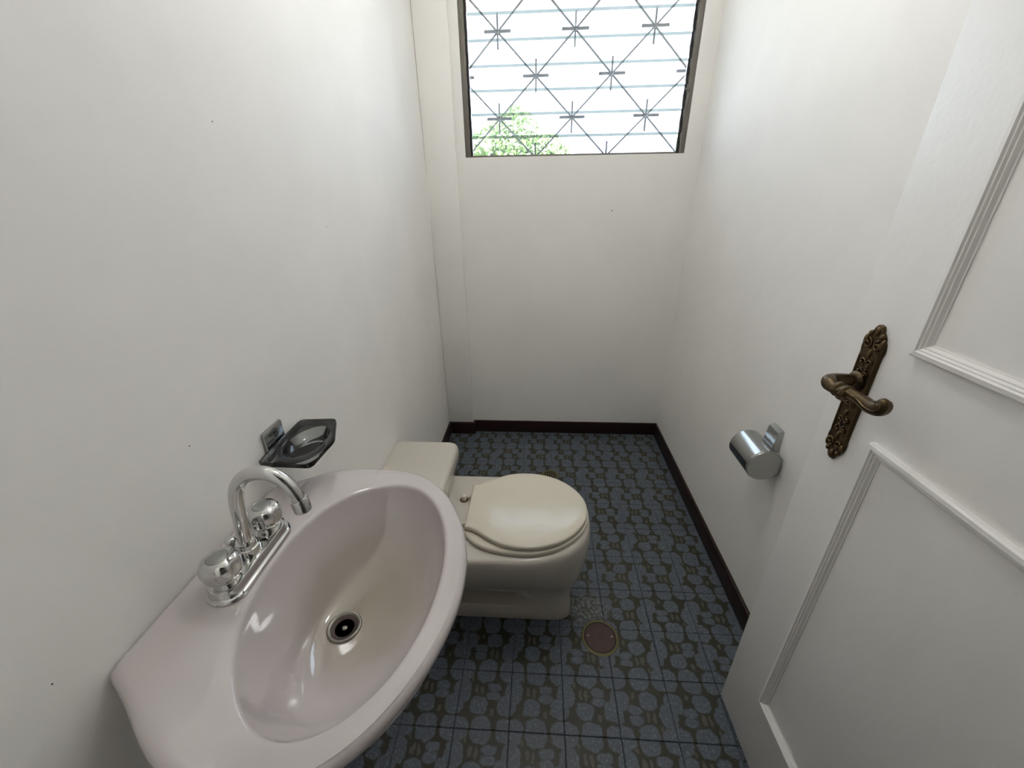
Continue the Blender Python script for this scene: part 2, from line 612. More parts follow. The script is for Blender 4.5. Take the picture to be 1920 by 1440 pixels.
# ------------------------------------------------------------------ louvre window
win = empty('window_1', (0.66, 1.52, WZ0))
struct(win, 'aluminium louvre window with clear glass slats', 'window')
FY0, FY1 = 1.506, 1.55
for s, x0, x1 in ((0, WX0 + 0.001, WX0 + 0.022), (1, WX1 - 0.022, WX1 - 0.001)):
    place(box('jamb', (x0, FY0, WZ0 + 0.001), (x1, FY1, WZ1 - 0.001), 'aluminium', bevel=0.0015), win)
place(box('head_rail', (WX0 + 0.022, FY0, WZ1 - 0.022), (WX1 - 0.022, FY1, WZ1 - 0.001), 'aluminium', bevel=0.0015), win)
place(box('sill_rail', (WX0 + 0.022, FY0 + 0.016, WZ0 + 0.001), (WX1 - 0.022, FY1, WZ0 + 0.008), 'aluminium', bevel=0.001), win)
GX0, GX1 = 0.214, 1.108
SP = 0.0857
tilt = math.radians(13)
bm = bmesh.new()
add_box(bm, (GX0, -0.0035, -0.05), (GX1, 0.0035, 0.05))
for f in bm.faces:
    f.material_index = 1 if abs(f.normal.z) > 0.5 else 0
pane0 = from_bm('pane', bm, ['pane', 'pane_edge'])
strip0 = box('edge_strip', (GX0, -0.0040, -0.0502), (GX1, 0.0040, -0.0400), 'ground_edge')
bm = bmesh.new()
add_box(bm, (-0.0045, -0.006, -0.045), (0.0045, 0.006, 0.045), 0.001, 1)
add_box(bm, (-0.0055, -0.009, -0.012), (0.0025, 0.009, 0.012), 0.001, 1)
clip0 = from_bm('clip', bm, 'clip')
np_ = 0
zc = 1.444 + 0.037
while zc < WZ1 - 0.02:
    p_ = pane0 if np_ == 0 else pane0.copy()
    if np_:
        COL.objects.link(p_)
    p_.location = (0, 1.525, zc); p_.rotation_euler = (tilt, 0, 0)
    place(p_, win)
    st_ = strip0 if np_ == 0 else strip0.copy()
    if np_:
        COL.objects.link(st_)
    st_.parent = p_
    for x in (GX0 - 0.006, GX1 + 0.006):
        q = clip0.copy()
        COL.objects.link(q)
        q.location = (x, 1.525, zc)
        q.rotation_euler = (tilt * 0.6, 0, 0 if x < 0.5 else PI)
        place(q, win)
    np_ += 1
    zc += SP
bpy.data.objects.remove(clip0)
# operating lever on the right jamb
lv = tube([(1.128, 1.503, 1.665), (1.126, 1.497, 1.672), (1.118, 1.494, 1.675), (1.108, 1.494, 1.674)], 0.003, 8)
lv2 = tube(spline([(1.126, 1.502, 1.67), (1.122, 1.498, 1.63), (1.118, 1.50, 1.60)], 5), 0.0028, 8)
place(link('lever', *merge([lv, lv2]), 'aluminium', None, 50), win)

# security grille outside the glass
gr = empty('security_grille', (0.66, 1.66, WZ0))
tag(gr, 'grey iron window grille of thin diagonals with crosses at the crossings', 'grille')
gx, gz, gw, gh = 0.3249, 1.6068, 0.3342, 0.1594
knots = []
for j in range(-1, 5):
    for i in range(-2, 4):
        x = gx + i * gw + (gw / 2 if j % 2 else 0)
        z = gz + j * gh
        if 0.12 < x < 1.2 and 1.43 < z < 2.07:
            knots.append((x, z))
GY = 1.664


def clipseg(a, b):
    """clip a diagonal to the window opening"""
    (x0, z0), (x1, z1) = a, b
    t0, t1 = 0.0, 1.0
    for p, q in ((-(x1 - x0), x0 - 0.15), (x1 - x0, 1.17 - x0), (-(z1 - z0), z0 - 1.41), (z1 - z0, 2.065 - z0)):
        if abs(p) < 1e-9:
            if q < 0:
                return None
            continue
        r = q / p
        if p < 0:
            t0 = max(t0, r)
        else:
            t1 = min(t1, r)
    if t0 >= t1 - 0.02:
        return None
    return (x0 + (x1 - x0) * t0, z0 + (z1 - z0) * t0), (x0 + (x1 - x0) * t1, z0 + (z1 - z0) * t1)


for j in range(-2, 5):
    for i in range(-3, 5):
        x = gx + i * gw + (gw / 2 if j % 2 else 0)
        z = gz + j * gh
        for s in (-1, 1):
            sg = clipseg((x, z), (x + s * gw / 2, z + gh))
            if sg:
                (a, b), (c, d) = sg
                place(link('rod', *tube([(a, GY, b), (c, GY, d)], 0.0042, 6), 'grille'), gr)
for x, z in knots:
    x0, x1 = max(0.15, x - 0.0575), min(1.17, x + 0.0575)
    if x1 - x0 > 0.02:
        place(box('cross_bar', (x0, GY - 0.012, z - 0.0058), (x1, GY - 0.003, z + 0.0058), 'grille', bevel=0.001, seg=1), gr)
    if 0.15 < x < 1.17:
        place(box('upright_bar', (x - 0.0036, GY - 0.006, max(1.41, z - 0.062)), (x + 0.0036, GY + 0.003, min(2.065, z + 0.062)), 'grille'), gr)
        place(link('boss', *lathe([(0.004, -0.016), (0.0085, -0.012), (0.0085, -0.002), (0.004, 0.003)], 10, (x, GY, z), 'Y'), 'grille'), gr)

# ------------------------------------------------------------------ outside: ground, eave, tree
struct(box('ground', (-25, YB + 0.16, -0.3), (25, 60, -0.2), 'ground'), 'pale open ground outside the window', 'ground')
struct(box('eave', (-1.5, YB + 0.14, 2.075), (3.0, 1.93, 2.16), 'eave'), 'pinkish rendered roof overhang above the window outside', 'roof')
tree = empty('tree', (0.1, 7.4, -0.2))
tag(tree, 'pale green leafy tree outside the lower left of the window', 'tree')
place(link('trunk', *tube(spline([(0.1, 7.4, -0.2), (0.14, 7.38, 0.6), (0.05, 7.42, 1.3), (0.12, 7.4, 1.8)], 5), [0.09] * 10 + [0.07] * 6, 10), 'bark', None, 60), tree)
for a in range(5):
    t = a * 1.3
    place(link('branch', *tube([(0.09, 7.4, 1.0 + a * 0.12), (0.1 + 0.4 * math.cos(t), 7.4 + 0.4 * math.sin(t), 1.5 + a * 0.08)], [0.04, 0.015], 8), 'bark', None, 60), tree)
rnd = random.Random(3)
LV, LF = [], []
for i in range(9000):
    while True:
        d = Vector((rnd.uniform(-1, 1), rnd.uniform(-1, 1), rnd.uniform(-1, 1)))
        if d.length < 1:
            break
    d = d.normalized() * d.length ** 0.4
    lump = 1 + 0.16 * math.sin(5 * d.x + 2 * d.z) + 0.1 * math.sin(9 * d.x - 4 * d.y)
    c = Vector((0.1 + d.x * 1.0 * lump, 7.4 + d.y * 0.9, 1.62 + d.z * 0.72 * lump))
    a = Vector((rnd.uniform(-1, 1), rnd.uniform(-1, 1), rnd.uniform(-1, 1))).normalized()
    b = a.orthogonal().normalized()
    s = rnd.uniform(0.04, 0.07)
    o_ = len(LV)
    LV += [c - a * s, c + b * s * 0.45, c + a * s, c - b * s * 0.45]
    LF.append((o_, o_ + 1, o_ + 2, o_ + 3))
for i in range(60):
    d = Vector((rnd.gauss(0, 1), rnd.gauss(0, 1), rnd.gauss(0, 1))).normalized() * rnd.uniform(0.2, 0.72)
    c = Vector((0.1 + d.x * 1.0, 7.4 + d.y * 0.8, 1.60 + d.z * 0.72))
    g = lathe([(0.02, -0.24), (0.16, -0.18), (0.24, 0.0), (0.17, 0.16), (0.02, 0.23)], 9, c)
    o_ = len(LV)
    LV += [Vector(p) + Vector((rnd.uniform(-.03, .03), rnd.uniform(-.03, .03), rnd.uniform(-.03, .03))) for p in g[0]]
    LF += [tuple(q + o_ for q in f) for f in g[1]]
fo = place(link('foliage', LV, LF, 'leaf'), tree)
fo['kind'] = 'stuff'

# ------------------------------------------------------------------ washbasin
SCX, SCY = 0.238, -0.157
OUT = [(0.0, 0.168), (0.05, 0.198), (0.10, 0.232), (0.15, 0.257), (0.20, 0.268), (0.245, 0.264), (0.286, 0.246), (0.325, 0.214),
       (0.357, 0.172), (0.382, 0.122), (0.397, 0.075), (0.404, 0.035), (0.406, 0.0)]
half = spline([(x, h, 0) for x, h in OUT], 6)
poly = [(p.x, p.y) for p in half] + [(p.x, -p.y) for p in reversed(half[:-1])]


def outline_r(t):
    """distance from the bowl centre to the outline in direction t"""
    dx, dy = math.cos(t), math.sin(t)
    best = None
    n = len(poly)
    for i in range(n):
        (x0, y0), (x1, y1) = poly[i], poly[(i + 1) % n]
        x0 -= SCX; x1 -= SCX
        ex, ey = x1 - x0, y1 - y0
        den = dx * ey - dy * ex
        if abs(den) < 1e-12:
            continue
        s = (x0 * ey - y0 * ex) / den
        q = (x0 * dy - y0 * dx) / den
        if s > 0 and -1e-6 <= q <= 1 + 1e-6:
            best = s if best is None else max(best, s)
    return best


def ztop(x):
    return 0.785 + 0.026 * (1 - sstep(0.07, 0.22, x))


N = 160
ang = [2 * PI * j / N for j in range(N)]
ro = [outline_r(t) for t in ang]
# inner bowl ellipse
ri = []
for t in ang:
    a, b = 0.132, 0.214
    ri.append(1.0 / math.sqrt((math.cos(t) / a) ** 2 + (math.sin(t) / b) ** 2))
DRX = 0.192           # drain centre
rings = []


def topring(k, dz=0.0, rel=0.0):
    r_ = []
    for j, t in enumerate(ang):
        r = ri[j] + (ro[j] - ri[j]) * k + rel
        x = SCX + r * math.cos(t)
        x = max(x, 0.0015)
        r_.append((x, SCY + r * math.sin(t), ztop(x) + dz))
    return r_


# bowl from the drain outward
DEPTH = [(0.0, 0.0), (0.12, 0.012), (0.25, 0.038), (0.40, 0.095), (0.55, 0.195), (0.68, 0.325), (0.78, 0.475), (0.86, 0.635), (0.92, 0.785), (0.965, 0.905)]
for kk, fz in DEPTH:
    rr = []
    for j, t in enumerate(ang):
        rad = 0.0235 + (ri[j] - 0.0235) * kk
        cx = DRX + (SCX - DRX) * sstep(0.0, 0.9, kk)
        zt = ztop(SCX + ri[j] * math.cos(t)) - 0.004
        rr.append((cx + rad * math.cos(t), SCY + rad * math.sin(t), 0.655 + (zt - 0.655) * fz))
    rings.append(rr)
for rel, dz in ((-0.0030, -0.0058), (-0.0012, -0.0024), (0.0012, -0.0006), (0.0045, 0.0)):
    rings.append(topring(0.0, dz, rel))
for k_ in (0.25, 0.5, 0.75):
    rings.append(topring(k_))
for rel, dz in ((-0.016, 0.0004), (-0.010, -0.0008), (-0.005, -0.0032), (-0.0015, -0.0075), (0.0, -0.014)):
    rings.append(topring(1.0, dz, rel))
for rel, dz in ((0.002, -0.030), (0.003, -0.046), (0.0005, -0.060)):
    rr = []
    for j, (x, y, z) in enumerate(topring(1.0, dz, 0.0)):
        fl_ = rel * (1 - sstep(0.10, 0.22, x)) - (0.034 * (-dz - 0.014) / 0.046) * sstep(0.08, 0.24, x)
        t = ang[j]
        rr.append((max(0.0015, x + fl_ * math.cos(t)), y + fl_ * math.sin(t), z))
    rings.append(rr)
for kk, dz in ((0.86, -0.074), (0.80, -0.088), (0.74, -0.108), (0.60, -0.130), (0.45, -0.148), (0.30, -0.158), (0.12, -0.162)):
    rr = []
    for j, t in enumerate(ang):
        dx, dy = ro[j] * math.cos(t), ro[j] * math.sin(t)
        kx = kk if dx > 0 else 1.0
        x = max(SCX + dx * kx, 0.0015)
        rr.append((x, SCY + dy * kk, ztop(x) + dz))
    rings.append(rr)
basin = empty('washbasin', (0.2, SCY, 0.62))
tag(basin, 'white ceramic oval washbasin mounted on the left wall', 'washbasin')
v_, f_ = loft(rings, False, True)
place(link('bowl', v_, f_, 'sink', None, 50), basin)
# waste fitting
ring = place(link('waste_ring', *lathe([(0.0205, 0.6535), (0.0225, 0.6575), (0.0265, 0.6592), (0.0285, 0.6578), (0.0285, 0.6535)], 40, (DRX, SCY, 0)), 'steel', None, 60), basin)
ring['label'] = 'tarnished metal waste ring'
wv, wf = lathe([(0.0218, 0.650), (0.0218, 0.6568), (0.0195, 0.6560), (0.016, 0.6535), (0.012, 0.6515), (0.004, 0.6512)], 32, (DRX, SCY, 0))
strain = place(link('strainer', wv, wf, 'waste', None, 40), basin)
for i in range(6):
    a = 2 * PI * i / 6 + 0.3
    hx, hy = DRX + 0.0095 * math.cos(a), SCY + 0.0095 * math.sin(a)
    place(link('strainer_hole', *lathe([(0.0032, 0.6515), (0.0032, 0.6528), (0.001, 0.6530)], 10, (hx, hy, 0)), 'black'), basin)
place(link('strainer_screw', *lathe([(0.0045, 0.651), (0.0042, 0.6540), (0.002, 0.6548)], 14, (DRX, SCY, 0)), 'steel', None, 50), basin)

# ------------------------------------------------------------------ faucet
FX, FY, FZ = 0.076, -0.157, 0.8103
fc = empty('faucet', (FX, FY, FZ))
tag(fc, 'chrome centreset faucet with arched spout and two round knobs', 'faucet')


def stadium(hx, hy, z, n=14):
    """rounded bar outline, long axis Y"""
    pts = []
    for s in (1, -1):
        for i in range(n + 1):
            t = PI * i / n
            pts.append((FX + s * hx * math.cos(t), FY + s * (hy - hx + hx * math.sin(t)), z))
    return pts


prof = [(0.0275, 0.0805, 0.0), (0.0285, 0.0815, 0.002), (0.0275, 0.0805, 0.0045), (0.0245, 0.0775, 0.0055), (0.0232, 0.0762, 0.0075),
        (0.0228, 0.0758, 0.0165), (0.0216, 0.0746, 0.0188), (0.0190, 0.0720, 0.0196)]
place(link('base_plate', *loft([stadium(a, b, FZ - 0.0006 + c) for a, b, c in prof]), 'chrome', None, 40), fc)
for s in (-1, 1):
    hy = FY + s * 0.0508
    hb = place(link('handle', *lathe([(0.0165, 0), (0.0175, 0.006), (0.0175, 0.0085), (0.021, 0.0105), (0.0235, 0.0145), (0.0255, 0.021), (0.0262, 0.028),
                                      (0.0255, 0.0345), (0.0235, 0.0395), (0.0195, 0.0428), (0.014, 0.0446), (0.0135, 0.0440)], 80, (FX, hy, FZ + 0.018),
                                     wob=lambda t, i: 1.0 - (0.0, 0, 0, 0.05, 0.15, 0.21, 0.19, 0.12, 0.05, 0.01, 0, 0)[i] * max(0.0, math.cos(5 * t + 0.5)) ** 0.8),
                    'chrome', None, 50), fc)
    cp = link('cap', *lathe([(0.0133, 0.0420), (0.0133, 0.0447), (0.0125, 0.0452), (0.006, 0.0456)], 36, (FX, hy, FZ + 0.018)), 'satin', None, 40)
    cp.parent = hb
place(link('spout_collar', *lathe([(0.0175, 0.0), (0.0178, 0.010), (0.0172, 0.0125), (0.0145, 0.0135), (0.0143, 0.0205), (0.0132, 0.0225), (0.0105, 0.023)], 36, (FX, FY, FZ + 0.0185)), 'chrome', None, 40), fc)
path = spline([(0.076, FY, 0.838), (0.0785, FY, 0.865), (0.083, FY, 0.897), (0.0875, FY, 0.930), (0.098, FY, 0.957), (0.117, FY, 0.9745), (0.140, FY, 0.9795),
               (0.160, FY, 0.9725), (0.1735, FY, 0.957), (0.180, FY, 0.940), (0.1825, FY, 0.928)], 6)
place(link('spout', *tube(path, 0.0098, 24), 'chrome', None, 60), fc)
ap = [(0.1812, FY, 0.9365), (0.1814, FY, 0.9355), (0.1832, FY, 0.9165), (0.1833, FY, 0.9155)]
place(link('aerator', *tube(ap, [0.0112, 0.0122, 0.0122, 0.0112], 28), 'chrome', None, 40), fc)
place(link('lift_rod', *merge([tube([(0.052, FY, FZ + 0.018), (0.052, FY, FZ + 0.034)], 0.003, 10), lathe([(0.003, 0.030), (0.0075, 0.034), (0.0085, 0.039), (0.006, 0.043), (0.002, 0.044)], 16, (0.052, FY, FZ))]), 'chrome', None, 50), fc)

# ------------------------------------------------------------------ toilet
TY = 0.425
toi = empty('toilet', (0.35, TY, 0))
tag(toi, 'cream one piece toilet with closed lid against the left wall', 'toilet')


def outline_t(xb, xf, xc, hw, n, z, rb=0.05, hwr=None, cnt=96):
    """plan outline: superellipse front, straight sides to a rounded rear"""
    pts = []
    q = cnt // 4
    hwr = hw if hwr is None else hwr
    for i in range(q + 1):                  # front near side -> tip
        t = PI / 2 * i / q
        c, s = abs(math.cos(t)) ** (2 / n), abs(math.sin(t)) ** (2 / n)
        pts.append((xc + (xf - xc) * s, -hw * c))
    m = q - 4
    side = []
    for i in range(1, m):
        f = i / m
        x = xc + (xb + rb - xc) * f
        side.append((x, hw + (hwr - hw) * sstep(0.0, 0.24, f)))
    rear = []
    for i in range(7):
        t = PI / 2 * i / 6
        rear.append((xb + rb - rb * math.sin(t), hwr - rb + rb * math.cos(t)))
    up = [(x, -y) for x, y in reversed(pts[:-1])]
    loop = pts + up + side + rear + [(x, -y) for x, y in reversed(rear)] + [(x, -y) for x, y in reversed(side)]
    return [(x, TY + y, z) for x, y in loop]


TB = [  # z, xb, xf, xc, hw, n, hwr
    (0.001, 0.13, 0.640, 0.50, 0.104, 5.0, 0.104), (0.006, 0.127, 0.643, 0.50, 0.107, 5.0, 0.107), (0.045, 0.13, 0.640, 0.50, 0.104, 5.0, 0.103),
    (0.060, 0.13, 0.639, 0.50, 0.103, 5.0, 0.097), (0.068, 0.13, 0.638, 0.50, 0.103, 5.0, 0.050), (0.102, 0.13, 0.640, 0.50, 0.104, 4.4, 0.045),
    (0.116, 0.12, 0.645, 0.49, 0.108, 4.0, 0.080), (0.140, 0.11, 0.655, 0.48, 0.116, 3.4, 0.112), (0.175, 0.10, 0.670, 0.47, 0.135, 2.9, 0.135),
    (0.215, 0.08, 0.681, 0.46, 0.157, 2.5, 0.157), (0.26, 0.06, 0.689, 0.45, 0.176, 2.3, 0.176), (0.305, 0.04, 0.693, 0.45, 0.188, 2.2, 0.188),
    (0.340, 0.03, 0.691, 0.45, 0.193, 2.2, 0.194), (0.358, 0.03, 0.687, 0.45, 0.191, 2.2, 0.193), (0.366, 0.03, 0.682, 0.45, 0.187, 2.2, 0.189), (0.369, 0.035, 0.674, 0.45, 0.180, 2.2, 0.182)]
place(link('bowl', *loft([outline_t(xb, xf, xc, hw, n, z, 0.045, hr) for z, xb, xf, xc, hw, n, hr in TB]), 'toilet', None, 45), toi)


def rrect(x0, x1, hw, r, z, n=6):
    pts = []
    for cx, cy, a0 in ((x1 - r, hw - r, 0), (x0 + r * 0.5, hw - r * 0.5, PI / 2), (x0 + r * 0.5, -hw + r * 0.5, PI), (x1 - r, -hw + r, 1.5 * PI)):
        rr_ = r if cx == x1 - r else r * 0.5
        for i in range(n + 1):
            t = a0 + PI / 2 * i / n
            pts.append((cx + rr_ * math.cos(t), TY + cy + rr_ * math.sin(t), z))
    return pts


TK = [(0.20, 0.195, 0.150), (0.30, 0.215, 0.180), (0.352, 0.222, 0.192), (0.366, 0.219, 0.198), (0.380, 0.2165, 0.206), (0.395, 0.218, 0.217), (0.410, 0.224, 0.229), (0.425, 0.230, 0.238),
      (0.440, 0.2325, 0.2435), (0.458, 0.2315, 0.2455), (0.470, 0.2285, 0.245), (0.4765, 0.2245, 0.2425), (0.4800, 0.2180, 0.2375), (0.4810, 0.2080, 0.229)]
place(link('tank', *loft([rrect(0.0015, xf, hw, 0.028, z) for z, xf, hw in TK]), 'toilet', None, 45), toi)

LID = [(0.300, 0.0975), (0.318, 0.1005), (0.340, 0.111), (0.365, 0.128), (0.395, 0.147), (0.430, 0.161), (0.470, 0.167), (0.510, 0.166), (0.550, 0.157),
       (0.590, 0.139), (0.625, 0.112), (0.652, 0.080), (0.670, 0.045), (0.6765, 0.018), (0.678, 0.0)]
SEAT = [(0.300, 0.100), (0.318, 0.124), (0.340, 0.142), (0.365, 0.155), (0.395, 0.164), (0.430, 0.170), (0.470, 0.173), (0.510, 0.171), (0.550, 0.161),
        (0.590, 0.143), (0.625, 0.116), (0.655, 0.083), (0.674, 0.047), (0.681, 0.019), (0.6825, 0.0)]


def lid_loop(tab, off, z, zf=0.0):
    hp = spline([(x, h, 0) for x, h in tab], 5)
    cx = 0.48
    pts = [(p.x, p.y) for p in hp] + [(p.x, -p.y) for p in reversed(hp[:-1])]
    out = []
    for x, y in pts:
        d = Vector((x - cx, y))
        L = d.length
        d = d * ((L + off) / L)
        out.append((cx + d.x, TY + d.y, z + zf * (d.x + cx)))
    return out


place(link('seat', *loft([lid_loop(SEAT, -0.009, 0.3700), lid_loop(SEAT, -0.004, 0.3725), lid_loop(SEAT, 0, 0.3745), lid_loop(SEAT, 0, 0.3835), lid_loop(SEAT, -0.003, 0.3865), lid_loop(SEAT, -0.012, 0.3872)]), 'seat', None, 40), toi)
place(link('seat_lid', *loft([lid_loop(LID, -0.010, 0.3905), lid_loop(LID, -0.003, 0.3908), lid_loop(LID, -0.0003, 0.3925), lid_loop(LID, 0, 0.4005), lid_loop(LID, -0.0015, 0.4035), lid_loop(LID, -0.006, 0.4055),
                              lid_loop(LID, -0.03, 0.4062), lid_loop(LID, -0.08, 0.4066)]), 'seat', None, 40), toi)
for s in (-1, 1):
    hy = TY + s * 0.062
    h_ = place(link('hinge', *merge([lathe([(0.0095, 0.369), (0.0095, 0.380), (0.008, 0.3845), (0.004, 0.3865)], 20, (0.272, hy, 0)),
                                     tube([(0.272, hy, 0.379), (0.305, hy, 0.383)], 0.006, 12)]), 'seat', None, 45), toi)
    st = link('stain_shadow', *lathe([(0.0145, 0.3692), (0.0135, 0.3702), (0.009, 0.3706)], 20, (0.272, hy - 0.003, 0)), 'stain', None, 45)  # brownish stain and shadow round the bolt, put into one colour
    st.parent = h_

# ------------------------------------------------------------------ floor drains
DX, DY, DR = 0.729, 0.270, 0.057
fd = empty('floor_drain', (DX, DY, 0))
tag(fd, 'round rusty floor drain cover in front of the toilet', 'drain')
place(link('rim', *lathe([(0.0515, 0.0003), (0.0515, 0.0022), (0.0535, 0.0030), (0.0570, 0.0026), (0.0605, 0.0004)], 48, (DX, DY, 0)), 'brass_ring', None, 50), fd)
place(link('gap', *lathe([(0.0512, 0.0003), (0.0512, 0.0008), (0.0480, 0.0009)], 48, (DX, DY, 0)), 'black'), fd)
place(link('cover', *lathe([(0.0490, 0.0003), (0.0490, 0.0012), (0.0475, 0.0017), (0.030, 0.0019), (0.01, 0.0019)], 48, (DX, DY, 0)), 'cover', None, 40), fd)
for s in (-1, 1):
    place(link('screw', *lathe([(0.0034, 0.0018), (0.0032, 0.0027), (0.0015, 0.0030)], 12, (DX + s * 0.038, DY + 0.004, 0)), 'steel', None, 50), fd)

EX, EY = 0.588, 1.095
fd2 = empty('floor_drain', (EX, EY, 0))
tag(fd2, 'small slotted floor drain half hidden behind the toilet lid', 'drain')
place(link('rim', *lathe([(0.034, 0.0003), (0.034, 0.0025), (0.037, 0.0034), (0.042, 0.0028), (0.045, 0.0004)], 36, (EX, EY, 0)), 'brass_ring', None, 50), fd2)
place(link('well', *lathe([(0.034, 0.0003), (0.034, 0.0009), (0.02, 0.0010)], 36, (EX, EY, 0)), 'black'), fd2)
for i in range(-3, 4):
    hy = math.sqrt(max(0.0, 0.0345 ** 2 - (i * 0.0095) ** 2))
    place(box('slat', (EX + i * 0.0095 - 0.0024, EY - hy, 0.0010), (EX + i * 0.0095 + 0.0024, EY + hy, 0.0028), 'brass_ring'), fd2)

# ------------------------------------------------------------------ soap dish
sd = empty('soap_dish', (0.0, 0.058, 0.86))
tag(sd, 'smoked glass soap dish on a chrome bracket above the washbasin', 'soap dish')
bm = bmesh.new()
add_box(bm, (0.0005, 0.029, 0.850), (0.0075, 0.087, 0.918), 0.0025, 2)
br = place(from_bm('bracket', bm, 'satin', None, 35), sd)
mk = []
for i, (a, b, w_, h_) in enumerate(((0.044, 0.9055, 0.0025, 0.0045), (0.049, 0.9045, 0.003, 0.0055), (0.0545, 0.9050, 0.0022, 0.0045), (0.0595, 0.9052, 0.003, 0.004), (0.065, 0.905, 0.002, 0.005))):
    bm = bmesh.new(); add_box(bm, (0.0073, a - w_ / 2, b - h_ / 2), (0.0079, a + w_ / 2, b + h_ / 2))
    g_ = from_bm('engraved_mark', bm, 'clip'); g_.parent = br; g_.matrix_parent_inverse = Matrix.Identity(4)
place(box('arm', (0.007, 0.044, 0.864), (0.020, 0.074, 0.8745), 'satin', bevel=0.001), sd)
DZT = 0.884
dpoly = [(0.0105, -0.012), (0.0095, 0.142), (0.086, 0.148), (0.117, 0.070), (0.112, -0.014)]


def chamfer(pts, r=0.010, n=4):
    out = []
    m = len(pts)
    for i in range(m):
        p, a, b = Vector(pts[i]), Vector(pts[i - 1]), Vector(pts[(i + 1) % m])
        s = p + (a - p).normalized() * r
        e = p + (b - p).normalized() * r
        for j in range(n + 1):
            t = j / n
            out.append((1 - t) ** 2 * s + 2 * t * (1 - t) * p + t * t * e)
    return out


dl = chamfer(dpoly)
DCX, DCY = 0.063, 0.066


def resample(loop, n):
    """n points of the loop by direction from the dish centre"""
    out = []
    m = len(loop)
    for j in range(n):
        t = 2 * PI * j / n
        dx, dy = math.cos(t), math.sin(t)
        best = 0
        for i in range(m):
            a, b = loop[i] - Vector((DCX, DCY)), loop[(i + 1) % m] - Vector((DCX, DCY))
            e = b - a
            den = dx * e.y - dy * e.x
            if abs(den) < 1e-12:
                continue
            s_ = (a.x * e.y - a.y * e.x) / den
            q_ = (a.x * dy - a.y * dx) / den
            if s_ > 0 and -1e-6 <= q_ <= 1 + 1e-6:
                best = max(best, s_)
        out.append((best * dx, best * dy))
    return out


rs = resample(dl, 72)


def dring(kind, s_, z):
    o = []
    for j in range(72):
        t = 2 * PI * j / 72
        ex, ey = 0.038 * math.cos(t), 0.058 * math.sin(t)
        px, py = rs[j]
        if kind == 'p':
            L = math.hypot(px, py); x, y = px * (L + s_) / L, py * (L + s_) / L
        else:
            x, y = ex * s_, ey * s_
        o.append((DCX + x, DCY + y, z))
    return o


dish = [dring('e', 0.12, DZT - 0.022), dring('e', 0.45, DZT - 0.0215), dring('e', 0.62, DZT - 0.020), dring('e', 0.8, DZT - 0.015), dring('e', 0.93, DZT - 0.007), dring('e', 1.0, DZT - 0.001), dring('e', 1.05, DZT + 0.0005),
        dring('p', -0.004, DZT + 0.0012), dring('p', -0.001, DZT + 0.0008), dring('p', 0.0, DZT - 0.001), dring('p', 0.0, DZT - 0.007), dring('p', -0.0015, DZT - 0.009),
        dring('e', 1.14, DZT - 0.0095), dring('e', 1.04, DZT - 0.014), dring('e', 0.9, DZT - 0.021), dring('e', 0.7, DZT - 0.0265), dring('e', 0.3, DZT - 0.0275)]
dob = place(link('dish', *loft(dish), ['smoked', 'smoked_edge'], None, 35), sd)
for p in dob.data.polygons:
    c_ = p.center
    if any(abs(math.hypot(c_.x - DCX, c_.y - DCY) - math.hypot(*rs[j])) < 0.0035 for j in [int(round((math.atan2(c_.y - DCY, c_.x - DCX) % (2 * PI)) / (2 * PI) * 72)) % 72]):
        p.material_index = 1

# ------------------------------------------------------------------ paper holder
ph = empty('toilet_paper_holder', (XR, 0.455, 0.60))
tag(ph, 'satin chrome covered toilet paper holder on the right wall', 'paper holder')
PR, PCX, PCZ = 0.0495, 1.1585, 0.603


def dsec(y, r=PR, n=40):
    """cross-section of the hood: round front, flat against the wall side"""
    pts = []
    for j in range(n):
        t = 2 * PI * j / n
        x, z = PCX + r * math.cos(t), PCZ + r * math.sin(t)
        x = min(x, PCX + r * 0.90)
        pts.append((x, y, z))
    return pts


place(link('hood', *loft([dsec(0.3975, PR - 0.0012), dsec(0.3995), dsec(0.510), dsec(0.512, PR - 0.0012)]), 'satin', None, 30), ph)
place(link('end_cap', *loft([dsec(0.3960, PR - 0.0035), dsec(0.3974, PR - 0.0030)]), 'satin', None, 30), ph)
vv = [(1.188, 0.434, 0.632), (1.188, 0.486, 0.632), (1.194, 0.484, 0.688), (1.194, 0.436, 0.688), (XR - 0.0003, 0.430, 0.625), (XR - 0.0003, 0.490, 0.625), (XR - 0.0003, 0.486, 0.694), (XR - 0.0003, 0.434, 0.694)]
place(link('bracket', vv, [(0, 1, 2, 3), (4, 7, 6, 5), (0, 4, 5, 1), (1, 5, 6, 2), (2, 6, 7, 3), (3, 7, 4, 0)], 'satin'), ph)

# ------------------------------------------------------------------ door
DOORX = 1.050
door = empty('door_1', (DOORX + 0.03, -0.585, 0))
struct(door, 'white painted panelled door standing open along the right wall', 'door')
DOOR_ROT = math.radians(1.7)
DPARTS = []


def dp(o, parent=None):
    if parent is None:
        DPARTS.append(o)
    else:
        o.parent = parent
    return o


EDGE_Y = 0.117
dp(box('leaf', (DOORX, -0.583, 0.009), (DOORX + 0.036, EDGE_Y, 2.06), 'door', bevel=0.0015))


